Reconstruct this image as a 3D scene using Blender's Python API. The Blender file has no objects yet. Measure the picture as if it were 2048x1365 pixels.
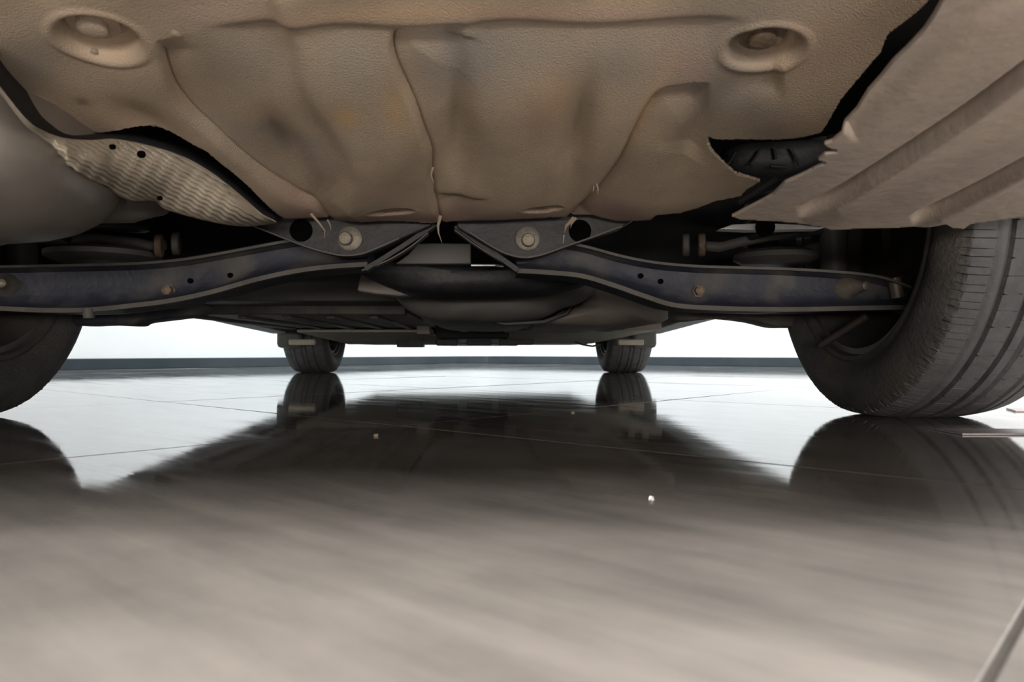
import bpy, bmesh, math, random
import numpy as np
from mathutils import Vector, Matrix, Euler

random.seed(7)
rng = np.random.default_rng(7)
scene = bpy.context.scene
COL = scene.collection

# ------------------------------------------------------------------ camera
F = 1480.0
CAM = Vector((0.096, 0.0, 0.105))
YAW = math.atan((1024 - 977) / F)
PITCH = math.atan((705 - 682.5) / F)
cd = bpy.data.cameras.new('camera')
cd.sensor_width = 36.0
cd.lens = 36.0 * F / 2048.0
cd.clip_start = 0.02
cd.dof.use_dof = True
cd.dof.focus_distance = 1.35
cd.dof.aperture_fstop = 10.0
cam = bpy.data.objects.new('camera', cd)
COL.objects.link(cam)
cam.location = CAM
cam.rotation_euler = (math.pi / 2 + PITCH, 0, -YAW)
scene.camera = cam
RM = Euler((math.pi / 2 + PITCH, 0, -YAW)).to_matrix()

# ------------------------------------------------------------------ light
world = bpy.data.worlds.new('world')
scene.world = world
world.use_nodes = True
bg = world.node_tree.nodes['Background']
bg.inputs[0].default_value = (1.0, 0.955, 0.90, 1)
bg.inputs[1].default_value = 0.13


def area(name, loc, target, sx, sy, power, color):
    l = bpy.data.lights.new(name, 'AREA')
    l.shape = 'RECTANGLE'
    l.size, l.size_y = sx, sy
    l.energy = power
    l.color = color
    o = bpy.data.objects.new(name, l)
    COL.objects.link(o)
    o.location = loc
    d = Vector(target) - Vector(loc)
    o.rotation_euler = d.to_track_quat('-Z', 'Y').to_euler()
    return o


# cool tube banks above the bonnet, a warm ceiling panel over the tail, an added low warm fill behind to brighten the underside
area('ceiling_lamp', (-1.9, 4.3, 3.2), (-1.5, 6.2, 0.4), 3.0, 1.2, 175, (0.86, 0.94, 1.0))
area('ceiling_lamp', (2.4, 4.0, 3.2), (1.9, 5.9, 0.4), 3.0, 1.2, 175, (0.86, 0.97, 1.0))
area('ceiling_panel', (1.5, -0.45, 3.0), (1.5, -0.45, 0.0), 2.8, 1.5, 450, (1.0, 0.92, 0.85))
area('underbody_fill', (0.5, -3.6, 0.20), (0.3, 1.0, 0.24), 5.0, 0.36, 112, (1.0, 0.90, 0.80))

scene.view_settings.view_transform = 'Standard'
scene.view_settings.look = 'None'
scene.view_settings.exposure = 0.0
scene.view_settings.gamma = 1.0
scene.view_settings.use_curve_mapping = False
scene.cycles.max_bounces = 6
scene.cycles.glossy_bounces = 3


# ------------------------------------------------------------------ helpers
def ray(px, py):
    return RM @ Vector(((px - 1024) / F, -(py - 682.5) / F, -1.0))


def W(px, py, Y):
    d = ray(px, py)
    return CAM + d * ((Y - CAM.y) / d.y)


def on_plane(px, py, z0, y0, s):
    """hit of the sight line with the sloping sheet z = z0 + s*(y0 - y)"""
    d = ray(px, py)
    t = (z0 + s * (y0 - CAM.y) - CAM.z) / (d.z + s * d.y)
    return CAM + d * t


WLOC = {}


def link(name, me, parent=None):
    """mesh given in world coordinates; its origin goes to its middle"""
    n = len(me.vertices)
    co = np.empty(n * 3)
    me.vertices.foreach_get('co', co)
    co = co.reshape(-1, 3)
    c = (co.min(0) + co.max(0)) / 2
    if parent is None:
        c[2] = co[:, 2].min()
    me.vertices.foreach_set('co', (co - c).ravel())
    me.update()
    o = bpy.data.objects.new(name, me)
    COL.objects.link(o)
    base = Vector((0, 0, 0))
    if parent is not None:
        o.parent = parent
        base = WLOC[parent.name]
    o.location = Vector(c) - base
    WLOC[o.name] = Vector(c)
    return o


def mk(name, verts, faces, mat, parent=None, smooth=True, bevel=0.0, seg=2, angle=40):
    me = bpy.data.meshes.new(name)
    me.from_pydata([tuple(v) for v in verts], [], faces)
    bm = bmesh.new()
    bm.from_mesh(me)
    bmesh.ops.recalc_face_normals(bm, faces=bm.faces)
    bm.to_mesh(me)
    bm.free()
    me.materials.append(mat)
    if smooth:
        me.polygons.foreach_set('use_smooth', [True] * len(me.polygons))
        me.set_sharp_from_angle(angle=math.radians(angle))
    o = link(name, me, parent)
    if bevel > 0:
        b = o.modifiers.new('bevel', 'BEVEL')
        b.width = bevel
        b.segments = seg
        b.limit_method = 'ANGLE'
        b.angle_limit = math.radians(35)
    return o


def open_sheet(name, verts, faces, mat, parent=None, thick=0.0, colors=None):
    """single sheet, normals not recalculated; optional solidify"""
    me = bpy.data.meshes.new(name)
    me.from_pydata([tuple(v) for v in verts], [], faces)
    me.materials.append(mat)
    me.polygons.foreach_set('use_smooth', [True] * len(me.polygons))
    if colors is not None:
        at = me.color_attributes.new('dirt', 'FLOAT_COLOR', 'POINT')
        at.data.foreach_set('color', np.array(colors, float).ravel())
    o = link(name, me, parent)
    if thick:
        s = o.modifiers.new('thick', 'SOLIDIFY')
        s.thickness = thick
        s.offset = 0
    return o


def empty(name, loc, parent=None):
    o = bpy.data.objects.new(name, None)
    o.empty_display_size = 0.2
    COL.objects.link(o)
    base = Vector((0, 0, 0))
    if parent is not None:
        o.parent = parent
        base = WLOC[parent.name]
    o.location = Vector(loc) - base
    WLOC[o.name] = Vector(loc)
    return o


def boxgeo(cx, cy, cz, sx, sy, sz):
    v = [(cx + i * sx / 2, cy + j * sy / 2, cz + k * sz / 2) for k in (-1, 1) for j in (-1, 1) for i in (-1, 1)]
    f = [(0, 2, 3, 1), (4, 5, 7, 6), (0, 1, 5, 4), (2, 6, 7, 3), (0, 4, 6, 2), (1, 3, 7, 5)]
    return v, f


def smoothline(pts, n):
    """Catmull-Rom through pts, n samples"""
    P = np.array(pts, float)
    P = np.vstack([2 * P[0] - P[1], P, 2 * P[-1] - P[-2]])
    m = len(P) - 3
    out = []
    for t in np.linspace(0, m - 1e-6, n):
        i = int(t)
        u = t - i
        a, b, c, d = P[i], P[i + 1], P[i + 2], P[i + 3]
        out.append(0.5 * (2 * b + (c - a) * u + (2 * a - 5 * b + 4 * c - d) * u * u + (3 * b - a - 3 * c + d) * u ** 3))
    return np.array(out)


def plate(name, pts, Y, thick, mat, parent, bevel=0.003, smooth_n=0, seg=2, slant=0.0):
    """flat outline (seen from behind) at distance Y given 'thick' metres of depth"""
    if smooth_n:
        pts = smoothline(list(pts) + [pts[0]], smooth_n)[:-1]
    a = [W(x, y, Y + slant * (705 - y)) for x, y in pts]
    b = [p + Vector((0, thick, 0)) for p in a]
    n = len(a)
    f = [tuple(range(n)), tuple(range(2 * n - 1, n - 1, -1))]
    f += [(i, i + n, (i + 1) % n + n, (i + 1) % n) for i in range(n)]
    return mk(name, a + b, f, mat, parent, True, bevel, seg)


def pillow(name, pts, Y, depth, mat, parent, rnd=0.05, smooth_n=48, rings=6, taper=0.0):
    """outline with a rounded-over rear face, running 'depth' forward"""
    pts = smoothline(list(pts) + [pts[0]], smooth_n + 1)[:-1]
    P = [W(x, y, Y + rnd) for x, y in pts]
    n = len(P)
    c = sum(P, Vector()) / n
    V, Fc = [], []
    ext = min(max(p.z for p in P) - min(p.z for p in P), max(p.x for p in P) - min(p.x for p in P))
    k0 = max(0.25, 1 - 2 * rnd / max(ext, 1e-3))
    rows = []
    for k in range(rings):
        a = math.pi / 2 * k / (rings - 1)
        s = k0 + (1 - k0) * math.sin(a)
        rows.append([c + (p - c) * s + Vector((0, -rnd * math.cos(a), 0)) for p in P])
    rows.append([c + (p - c) * (1 - taper) + Vector((0, depth, 0)) for p in P])
    for r in rows:
        V += r
    for k in range(len(rows) - 1):
        for i in range(n):
            j = (i + 1) % n
            Fc.append((k * n + i, k * n + j, (k + 1) * n + j, (k + 1) * n + i))
    Fc.append(tuple(range(n)))
    Fc.append(tuple(range(len(V) - 1, len(V) - n - 1, -1)))
    return mk(name, V, Fc, mat, parent, True, 0, angle=60)


def tubegeo(path, rad, n=14, V=None, Fc=None, cap=True):
    V = [] if V is None else V
    Fc = [] if Fc is None else Fc
    path = [Vector(p) for p in path]
    m = len(path)
    rad = rad if hasattr(rad, '__len__') else [rad] * m
    b0 = len(V)
    up = Vector((0, 0, 1))
    for i, p in enumerate(path):
        t = (path[min(i + 1, m - 1)] - path[max(i - 1, 0)]).normalized()
        ref = up if abs(t.dot(up)) < 0.9 else Vector((1, 0, 0))
        a = t.cross(ref).normalized()
        b = t.cross(a)
        for k in range(n):
            an = 2 * math.pi * k / n
            V.append(p + (a * math.cos(an) + b * math.sin(an)) * rad[i])
    for i in range(m - 1):
        for k in range(n):
            j = (k + 1) % n
            Fc.append((b0 + i * n + k, b0 + i * n + j, b0 + (i + 1) * n + j, b0 + (i + 1) * n + k))
    if cap:
        Fc.append(tuple(b0 + k for k in range(n)))
        Fc.append(tuple(b0 + (m - 1) * n + k for k in reversed(range(n))))
    return V, Fc


def tube(name, path, rad, mat, parent, n=14):
    V, Fc = tubegeo(path, rad, n)
    return mk(name, V, Fc, mat, parent, True, 0)


def lathe(name, center, axis, prof, mat, parent, n=32, sides=None):
    """prof: (along axis, radius); closed at both ends"""
    ax = Vector(axis).normalized()
    ref = Vector((0, 0, 1)) if abs(ax.z) < 0.9 else Vector((1, 0, 0))
    a = ax.cross(ref).normalized()
    b = ax.cross(a)
    c = Vector(center)
    V, Fc = [], []
    n = sides or n
    for (t, r) in prof:
        for k in range(n):
            an = 2 * math.pi * k / n
            V.append(c + ax * t + (a * math.cos(an) + b * math.sin(an)) * r)
    m = len(prof)
    for i in range(m - 1):
        for k in range(n):
            j = (k + 1) % n
            Fc.append((i * n + k, i * n + j, (i + 1) * n + j, (i + 1) * n + k))
    Fc.append(tuple(range(n)))
    Fc.append(tuple((m - 1) * n + k for k in reversed(range(n))))
    return mk(name, V, Fc, mat, parent, True, 0, angle=35)


# ------------------------------------------------------------------ materials
def mat(name, c1, c2, rough=0.6, scale=20.0, bump=0.0, bscale=80.0, metallic=0.0, r2=None, spec=0.5, c3=None, s3=6.0, detail=6.0):
    m = bpy.data.materials.new(name)
    m.use_nodes = True
    nt = m.node_tree
    N, L = nt.nodes, nt.links
    bs = N['Principled BSDF']
    tc = N.new('ShaderNodeTexCoord')
    no = N.new('ShaderNodeTexNoise')
    no.inputs['Scale'].default_value = scale
    no.inputs['Detail'].default_value = detail
    no.inputs['Roughness'].default_value = 0.6
    L.new(tc.outputs['Object'], no.inputs['Vector'])
    rp = N.new('ShaderNodeValToRGB')
    rp.color_ramp.elements[0].position = 0.36
    rp.color_ramp.elements[1].position = 0.64
    rp.color_ramp.elements[0].color = (*c1, 1)
    rp.color_ramp.elements[1].color = (*c2, 1)
    L.new(no.outputs['Fac'], rp.inputs['Fac'])
    out = rp.outputs['Color']
    if c3:
        n3 = N.new('ShaderNodeTexNoise')
        n3.inputs['Scale'].default_value = s3
        n3.inputs['Detail'].default_value = 4
        L.new(tc.outputs['Object'], n3.inputs['Vector'])
        r3 = N.new('ShaderNodeValToRGB')
        r3.color_ramp.elements[0].position = 0.52
        r3.color_ramp.elements[1].position = 0.72
        L.new(n3.outputs['Fac'], r3.inputs['Fac'])
        mx = N.new('ShaderNodeMix')
        mx.data_type = 'RGBA'
        mx.inputs['B'].default_value = (*c3, 1)
        L.new(r3.outputs['Color'], mx.inputs['Factor'])
        L.new(out, mx.inputs['A'])
        out = mx.outputs['Result']
    L.new(out, bs.inputs['Base Color'])
    bs.inputs['Roughness'].default_value = rough
    if r2 is not None:
        mr = N.new('ShaderNodeMapRange')
        mr.inputs['From Min'].default_value = 0.35
        mr.inputs['From Max'].default_value = 0.65
        mr.inputs['To Min'].default_value = rough
        mr.inputs['To Max'].default_value = r2
        L.new(no.outputs['Fac'], mr.inputs['Value'])
        L.new(mr.outputs['Result'], bs.inputs['Roughness'])
    bs.inputs['Metallic'].default_value = metallic
    bs.inputs['Specular IOR Level'].default_value = spec
    if bump:
        nb = N.new('ShaderNodeTexNoise')
        nb.inputs['Scale'].default_value = bscale
        nb.inputs['Detail'].default_value = 5
        L.new(tc.outputs['Object'], nb.inputs['Vector'])
        bp = N.new('ShaderNodeBump')
        bp.inputs['Strength'].default_value = bump
        bp.inputs['Distance'].default_value = 0.01
        L.new(nb.outputs['Fac'], bp.inputs['Height'])
        L.new(bp.outputs['Normal'], bs.inputs['Normal'])
    return m


M = {}
M['wall'] = mat('white_wall', (0.86, 0.87, 0.88), (0.90, 0.91, 0.92), 0.7, 2.0)
M['baseboard'] = mat('slate_skirting', (0.024, 0.036, 0.045), (0.040, 0.053, 0.062), 0.4, 3.0)
M['grout'] = mat('grout', (0.03, 0.028, 0.025), (0.05, 0.045, 0.04), 0.8, 30.0)
M['felt'] = mat('tan_felt', (0.46, 0.37, 0.28), (0.60, 0.475, 0.355), 0.9, 7.0, 0.36, 560.0, c3=(0.44, 0.39, 0.335), s3=5.0, spec=0.2)
def dirty(src):
    m = M[src].copy()
    N, L = m.node_tree.nodes, m.node_tree.links
    bs = N['Principled BSDF']
    old = bs.inputs['Base Color'].links[0].from_socket
    at = N.new('ShaderNodeAttribute')
    at.attribute_name = 'dirt'
    mx = N.new('ShaderNodeMix')
    mx.data_type = 'RGBA'
    L.new(at.outputs['Alpha'], mx.inputs['Factor'])
    L.new(old, mx.inputs['A'])
    L.new(at.outputs['Color'], mx.inputs['B'])
    L.new(mx.outputs['Result'], bs.inputs['Base Color'])
    return m


M['felt_dirty'] = dirty('felt')
M['tray'] = mat('dusty_plastic', (0.37, 0.31, 0.27), (0.48, 0.40, 0.33), 0.62, 7.0, 0.12, 90.0, c3=(0.30, 0.27, 0.26), s3=4.0, spec=0.35)
M['foil'] = mat('embossed_foil', (0.50, 0.44, 0.36), (0.62, 0.55, 0.45), 0.55, 16.0, 0.1, 120.0, metallic=0.15, c3=(0.36, 0.30, 0.24), s3=14.0)
M['muffler'] = mat('muffler_steel', (0.24, 0.22, 0.20), (0.33, 0.30, 0.27), 0.42, 6.0, 0.04, 60.0, metallic=0.45)
M['arm'] = mat('blue_black_paint', (0.022, 0.026, 0.042), (0.046, 0.050, 0.068), 0.5, 14.0, 0.15, 120.0, r2=0.75, c3=(0.105, 0.098, 0.092), s3=13.0)
M['armlip'] = mat('dusty_black_paint', (0.075, 0.070, 0.066), (0.12, 0.11, 0.10), 0.65, 18.0, 0.1, 120.0)
M['frame'] = mat('black_paint', (0.013, 0.014, 0.018), (0.028, 0.029, 0.032), 0.55, 16.0, 0.12, 100.0)
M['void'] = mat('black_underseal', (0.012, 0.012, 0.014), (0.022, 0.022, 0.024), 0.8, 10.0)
M['hole'] = mat('hole_shade', (0.003, 0.003, 0.003), (0.004, 0.004, 0.004), 0.9, 10.0, spec=0.0)  # near-black for solid discs and slots, paints the shade inside holes
M['bolt'] = mat('dull_zinc', (0.17, 0.15, 0.125), (0.24, 0.21, 0.175), 0.5, 60.0, 0.1, 200.0, metallic=0.35)
M['rust'] = mat('rusty_zinc', (0.16, 0.11, 0.08), (0.25, 0.19, 0.14), 0.65, 90.0, 0.2, 250.0, metallic=0.2)
M['rubber'] = mat('tyre_rubber', (0.075, 0.073, 0.073), (0.105, 0.101, 0.098), 0.62, 22.0, 0.25, 160.0, c3=(0.12, 0.108, 0.093), s3=8.0, spec=0.4)
M['tread'] = mat('worn_tread', (0.105, 0.106, 0.112), (0.145, 0.146, 0.152), 0.6, 30.0, 0.15, 220.0, spec=0.4)
M['rim'] = mat('dusty_alloy', (0.10, 0.095, 0.09), (0.15, 0.14, 0.13), 0.5, 12.0, 0.05, 60.0, metallic=0.4)
M['disc'] = mat('brake_iron', (0.05, 0.04, 0.035), (0.09, 0.07, 0.06), 0.55, 30.0, metallic=0.3)
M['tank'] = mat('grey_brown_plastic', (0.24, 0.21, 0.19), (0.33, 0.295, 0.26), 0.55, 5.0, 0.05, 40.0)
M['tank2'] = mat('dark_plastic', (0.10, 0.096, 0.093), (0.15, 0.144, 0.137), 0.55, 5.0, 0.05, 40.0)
M['undertray'] = mat('grey_green_plastic', (0.38, 0.37, 0.33), (0.50, 0.485, 0.43), 0.6, 6.0, 0.06, 50.0)
M['light_tray'] = mat('pale_dusty_plastic', (0.52, 0.49, 0.41), (0.66, 0.62, 0.52), 0.65, 8.0, 0.05, 50.0)
M['alu'] = mat('bare_aluminium', (0.70, 0.70, 0.71), (0.80, 0.80, 0.81), 0.35, 20.0, metallic=0.6)
M['body'] = mat('grey_car_paint', (0.32, 0.33, 0.34), (0.34, 0.35, 0.36), 0.25, 4.0, metallic=0.3)
M['sill'] = mat('sill_plastic', (0.09, 0.10, 0.10), (0.14, 0.15, 0.14), 0.55, 8.0)
M['fibre'] = mat('pale_fibre', (0.28, 0.23, 0.18), (0.38, 0.31, 0.24), 0.9, 60.0)
M['chip'] = mat('foil_scrap', (0.75, 0.74, 0.72), (0.85, 0.84, 0.82), 0.25, 40.0, metallic=0.7)
M['strip'] = mat('grey_metal_strip', (0.24, 0.22, 0.23), (0.32, 0.29, 0.30), 0.3, 20.0, metallic=0.5)


def tile_material():
    m = bpy.data.materials.new('polished_tile')
    m.use_nodes = True
    nt = m.node_tree
    N, L = nt.nodes, nt.links
    bs = N['Principled BSDF']
    tc = N.new('ShaderNodeTexCoord')
    oi = N.new('ShaderNodeObjectInfo')
    off = N.new('ShaderNodeVectorMath')
    off.operation = 'MULTIPLY_ADD'
    off.inputs[1].default_value = (37, 19, 11)
    L.new(oi.outputs['Random'], off.inputs[0])
    L.new(tc.outputs['Object'], off.inputs[2])

    def noise(sx, sy, scale, detail=5.0, rot=0.0):
        mp = N.new('ShaderNodeMapping')
        mp.inputs['Scale'].default_value = (sx, sy, 1)
        mp.inputs['Rotation'].default_value = (0, 0, rot)
        L.new(off.outputs[0], mp.inputs['Vector'])
        n = N.new('ShaderNodeTexNoise')
        n.inputs['Scale'].default_value = scale
        n.inputs['Detail'].default_value = detail
        n.inputs['Roughness'].default_value = 0.6
        L.new(mp.outputs['Vector'], n.inputs['Vector'])
        return n
    cloud = noise(1, 1, 5.0)
    swipe = noise(7.0, 1.0, 4.0, 6.0, 0.12)      # trowel and mop streaks
    fine = noise(26.0, 2.0, 6.0, 4.0, -0.15)
    rp = N.new('ShaderNodeValToRGB')
    rp.color_ramp.elements[0].position = 0.32
    rp.color_ramp.elements[1].position = 0.70
    rp.color_ramp.elements[0].color = (0.128, 0.124, 0.121, 1)
    rp.color_ramp.elements[1].color = (0.285, 0.270, 0.252, 1)
    av = N.new('ShaderNodeMath')
    av.operation = 'MULTIPLY_ADD'
    av.inputs[1].default_value = 0.5
    h = N.new('ShaderNodeMath')
    h.operation = 'MULTIPLY'
    h.inputs[1].default_value = 0.5
    L.new(swipe.outputs['Fac'], h.inputs[0])
    L.new(cloud.outputs['Fac'], av.inputs[0])
    L.new(h.outputs[0], av.inputs[2])
    L.new(av.outputs[0], rp.inputs['Fac'])
    L.new(rp.outputs['Color'], bs.inputs['Base Color'])
    mr = N.new('ShaderNodeMapRange')
    mr.inputs['From Min'].default_value = 0.35
    mr.inputs['From Max'].default_value = 0.68
    mr.inputs['To Min'].default_value = 0.015
    mr.inputs['To Max'].default_value = 0.085
    L.new(swipe.outputs['Fac'], mr.inputs['Value'])
    L.new(mr.outputs['Result'], bs.inputs['Roughness'])
    bs.inputs['IOR'].default_value = 1.55
    speck = noise(3.0, 1.0, 34.0, 6.0, 0.3)
    mul = N.new('ShaderNodeMath')
    mul.operation = 'MULTIPLY_ADD'
    mul.inputs[1].default_value = 0.6
    L.new(speck.outputs['Fac'], mul.inputs[0])
    hf = N.new('ShaderNodeMath')
    hf.operation = 'MULTIPLY'
    hf.inputs[1].default_value = 0.4
    L.new(fine.outputs['Fac'], hf.inputs[0])
    L.new(hf.outputs[0], mul.inputs[2])
    ms = N.new('ShaderNodeMapRange')          # dry dust takes the polish off
    ms.inputs['From Min'].default_value = 0.36
    ms.inputs['From Max'].default_value = 0.60
    ms.inputs['To Min'].default_value = 0.30
    ms.inputs['To Max'].default_value = 0.56
    L.new(mul.outputs[0], ms.inputs['Value'])
    L.new(ms.outputs['Result'], bs.inputs['Specular IOR Level'])
    ad = N.new('ShaderNodeMath')
    ad.operation = 'MULTIPLY_ADD'
    ad.inputs[1].default_value = 0.35
    L.new(fine.outputs['Fac'], ad.inputs[0])
    L.new(swipe.outputs['Fac'], ad.inputs[2])
    bp = N.new('ShaderNodeBump')
    bp.inputs['Strength'].default_value = 0.03
    bp.inputs['Distance'].default_value = 0.003
    L.new(ad.outputs[0], bp.inputs['Height'])
    L.new(bp.outputs['Normal'], bs.inputs['Normal'])
    return m


M['tile'] = tile_material()


def struct(o):
    o['kind'] = 'structure'
    return o


def tag(o, label, cat, group=None):
    o['label'] = label
    o['category'] = cat
    if group:
        o['group'] = group
    return o


# ------------------------------------------------------------------ floor
TH = math.radians(46.5)                      # tiles and walls run diagonally to the car
U = Vector((math.cos(TH), math.sin(TH), 0))
V_ = Vector((math.sin(TH), -math.cos(TH), 0))
PITCH_T = 0.776
GAP = 0.0032
# a corner where four tiles meet (measured beside the car)
G0 = Vector((-0.03, 1.06, 0))
v, f = boxgeo(0, 0, -0.02, 17.4, 17.4, 0.034)
RT = Matrix.Rotation(TH, 4, 'Z')
v = [RT @ Vector(p) + G0 for p in v]
floor = struct(mk('floor', v, f, M['grout'], None, False))
hs = (PITCH_T - GAP) / 2
tv, tf = boxgeo(0, 0, -0.005, 2 * hs, 2 * hs, 0.010)
tme = None
for i in range(-11, 11):
    for j in range(-11, 11):
        c = G0 + U * ((i + 0.5) * PITCH_T) + V_ * ((j + 0.5) * PITCH_T)
        if tme is None:
            tile = mk('tile', tv, tf, M['tile'], floor, False, 0.0009, 2)
            tme = tile.data
        else:
            tile = bpy.data.objects.new('tile', tme)
            COL.objects.link(tile)
            tile.parent = floor
            b = tile.modifiers.new('bevel', 'BEVEL')
            b.width = 0.0009
            b.segments = 2
            b.limit_method = 'ANGLE'
        tile.location = c - WLOC[floor.name] + Vector((0, 0, -0.005))
        tx, ty = (random.uniform(-1, 1) * 0.0009 for _ in range(2))
        near = (i == -1 and j == 0)
        if near:                             # the tile in front of the lens stands a little proud
            tx, ty = 0.0, 0.0
        tile.rotation_euler = (tx, ty, TH)

# ------------------------------------------------------------------ walls of the photo booth
TW = math.radians(48.5)
U = Vector((math.cos(TW), math.sin(TW), 0))
V_ = Vector((math.sin(TW), -math.cos(TW), 0))
CORNER = Vector((0.06, 7.25, 0))
LEN, HGT = 9.0, 3.4


def wall_path(off):
    """plan of the two walls with a small cove in the corner, moved inwards by off"""
    r = 0.35
    pts = []
    a0 = CORNER - U * LEN
    a1 = CORNER - U * r
    b1 = CORNER + V_ * r
    b0 = CORNER + V_ * LEN
    inn = (-U + V_).normalized()
    cen = CORNER - U * r + V_ * r
    left = [a0 + V_ * off, a1 + V_ * off]
    arc = [cen + (-V_ * math.cos(t) + U * math.sin(t)) * (r - off) for t in np.linspace(0, math.pi / 2, 10)]
    right = [b1 - U * off, b0 - U * off]
    return left, arc, right


def wall_strip(name, off0, off1, z0, z1, m, which, bevel=0.0):
    A = wall_path(off0)
    B = wall_path(off1)
    if which == 'left':
        pa, pb = A[0] + A[1][1:6], B[0] + B[1][1:6]
    else:
        pa, pb = A[1][5:] + A[2][1:], B[1][5:] + B[2][1:]
    n = len(pa)
    V = []
    for z in (z0, z1):
        V += [p + Vector((0, 0, z)) for p in pa] + [p + Vector((0, 0, z)) for p in pb]
    Fc = []
    for i in range(n - 1):
        Fc += [(i, i + 1, 2 * n + i + 1, 2 * n + i), (n + i, 3 * n + i, 3 * n + i + 1, n + i + 1),
               (2 * n + i, 2 * n + i + 1, 3 * n + i + 1, 3 * n + i), (i, n + i, n + i + 1, i + 1)]
    Fc += [(0, 2 * n, 3 * n, n), (n - 1, 2 * n - 1, 4 * n - 1, 3 * n - 1)]
    return struct(mk(name, V, Fc, m, None, True, bevel))


wall_strip('wall_left', 0.0, -0.12, 0.0, HGT, M['wall'], 'left')
wall_strip('wall_right', 0.0, -0.12, 0.0, HGT, M['wall'], 'right')
wall_strip('baseboard_left', 0.014, 0.001, 0.0, 0.067, M['baseboard'], 'left', 0.003)
wall_strip('baseboard_right', 0.014, 0.001, 0.0, 0.067, M['baseboard'], 'right', 0.003)

# ------------------------------------------------------------------ the car
car = empty('car', (0, 2.55, 0))
tag(car, 'car with dusty brown underbody standing on its four tyres, seen from underneath its rear', 'car')

RA, FA = 1.22, 3.87                          # rear and front axle


# ---- wheels
def tyre_mesh():
    R0 = 0.322
    half = 0.1125
    side = [(0.083, 0.222), (0.093, 0.226), (0.097, 0.233), (0.106, 0.245), (0.1125, 0.262), (0.1125, 0.272),
            (0.1090, 0.285), (0.1040, 0.296), (0.0995, 0.304), (0.0960, 0.3095), (0.0925, 0.3135)]
    tread = []
    xs = [0.090, 0.084, 0.074, 0.066, 0.0645, 0.0630, 0.0600, 0.0560, 0.0540, 0.0520, 0.0445, 0.0425,
          0.034, 0.026, 0.0180, 0.0160, 0.0080, 0.0060]
    xs = xs + [-x for x in reversed(xs)]
    gro = [(-0.0482, 0.0060), (-0.012, 0.0060), (0.012 + 0.0, 0.0060), (0.0482, 0.0060)]
    for x in xs:
        r = R0 - 0.0085 * (abs(x) / 0.09) ** 2.6
        tread.append((x, r))
    prof = [(-x, r) for x, r in side] + [(-x, r) for x, r in tread] + [(x, r) for x, r in reversed(side)]
    prof = np.array(prof)
    ns = 84
    per = [0.0, 0.06, 0.07, 0.10, 0.11, 0.16, 0.30, 0.44, 0.50, 0.51, 0.535, 0.545, 0.60, 0.80]
    ang = np.array([(k + p) / ns * 2 * math.pi for k in range(ns) for p in per])
    ph = np.array([p for k in range(ns) for p in per])
    idx = np.array([k for k in range(ns) for p in per])
    na, npf = len(ang), len(prof)
    X = np.repeat(prof[None, :, 0], na, 0).copy()
    Rr = np.repeat(prof[None, :, 1], na, 0).copy()
    big = ((ph >= 0.069) & (ph <= 0.101))[:, None]
    small = ((ph >= 0.509) & (ph <= 0.536))[:, None]
    ax = np.abs(X)
    onshoulder = (ax > 0.064) & (ax < 0.0962) & (Rr > 0.303)
    Rr -= np.where(onshoulder & big, 0.0075, 0)
    Rr -= np.where(onshoulder & small & (ax > 0.072), 0.0045, 0)
    # lateral notches and worn shoulder edge
    Rr -= np.where((ax > 0.0915) & (ax < 0.097) & (Rr > 0.302), 0.0045 * rng.random((na, npf)), 0)
    # thin circumferential line and the main grooves
    Rr -= np.where((ax > 0.0625) & (ax < 0.0646), 0.0025, 0)
    for a, b in ((0.0421, 0.0521), (0.0058, 0.0161)):
        Rr -= np.where((ax > a + 0.001) & (ax < b - 0.001), 0.0065, 0)
    # chevron sipes on the ribs
    rib = ((ax > 0.017) & (ax < 0.0426))
    Rr -= np.where(rib & big & ((idx % 2) == 0)[:, None], 0.0022, 0)
    ctr = ax < 0.0061
    Rr -= np.where(ctr & small & ((idx % 2) == 1)[:, None], 0.0022, 0)
    shift = np.where(rib, (0.0052 - 0.00055 * np.abs(ax - 0.030) / 0.001) * 1.0, 0)
    A = ang[:, None] + shift / R0 * ((big & (rib)) * 1.0) * 0.8
    # raised moulding bands on the sidewall
    Rv = Rr
    Yc = Rv * np.sin(A)
    Zc = Rv * np.cos(A)
    Zc = np.maximum(Zc, -0.3175)
    P = np.stack([X, Yc, Zc], -1).reshape(-1, 3)
    faces = []
    for i in range(na):
        j = (i + 1) % na
        for k in range(npf - 1):
            faces.append((i * npf + k, j * npf + k, j * npf + k + 1, i * npf + k + 1))
    me = bpy.data.meshes.new('tyre')
    me.from_pydata(P.tolist(), [], faces)
    bm = bmesh.new()
    bm.from_mesh(me)
    bmesh.ops.recalc_face_normals(bm, faces=bm.faces)
    bm.to_mesh(me)
    bm.free()
    me.materials.append(M['rubber'])
    me.materials.append(M['tread'])
    mid = (np.abs(prof[:-1, 0]) < 0.094) & (np.abs(prof[1:, 0]) < 0.0962) & (prof[:-1, 1] > 0.305)
    me.polygons.foreach_set('material_index', np.tile(mid.astype(np.int32), na))
    me.polygons.foreach_set('use_smooth', [True] * len(me.polygons))
    me.set_sharp_from_angle(angle=math.radians(38))
    return me


def revolve_x(name, prof, m, n=72):
    V, Fc = [], []
    for x, r in prof:
        for k in range(n):
            a = 2 * math.pi * k / n
            V.append((x, r * math.sin(a), r * math.cos(a)))
    for i in range(len(prof) - 1):
        for k in range(n):
            j = (k + 1) % n
            Fc.append((i * n + k, i * n + j, (i + 1) * n + j, (i + 1) * n + k))
    me = bpy.data.meshes.new(name)
    me.from_pydata(V, [], Fc)
    me.materials.append(m)
    me.polygons.foreach_set('use_smooth', [True] * len(me.polygons))
    me.set_sharp_from_angle(angle=math.radians(40))
    return me


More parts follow.
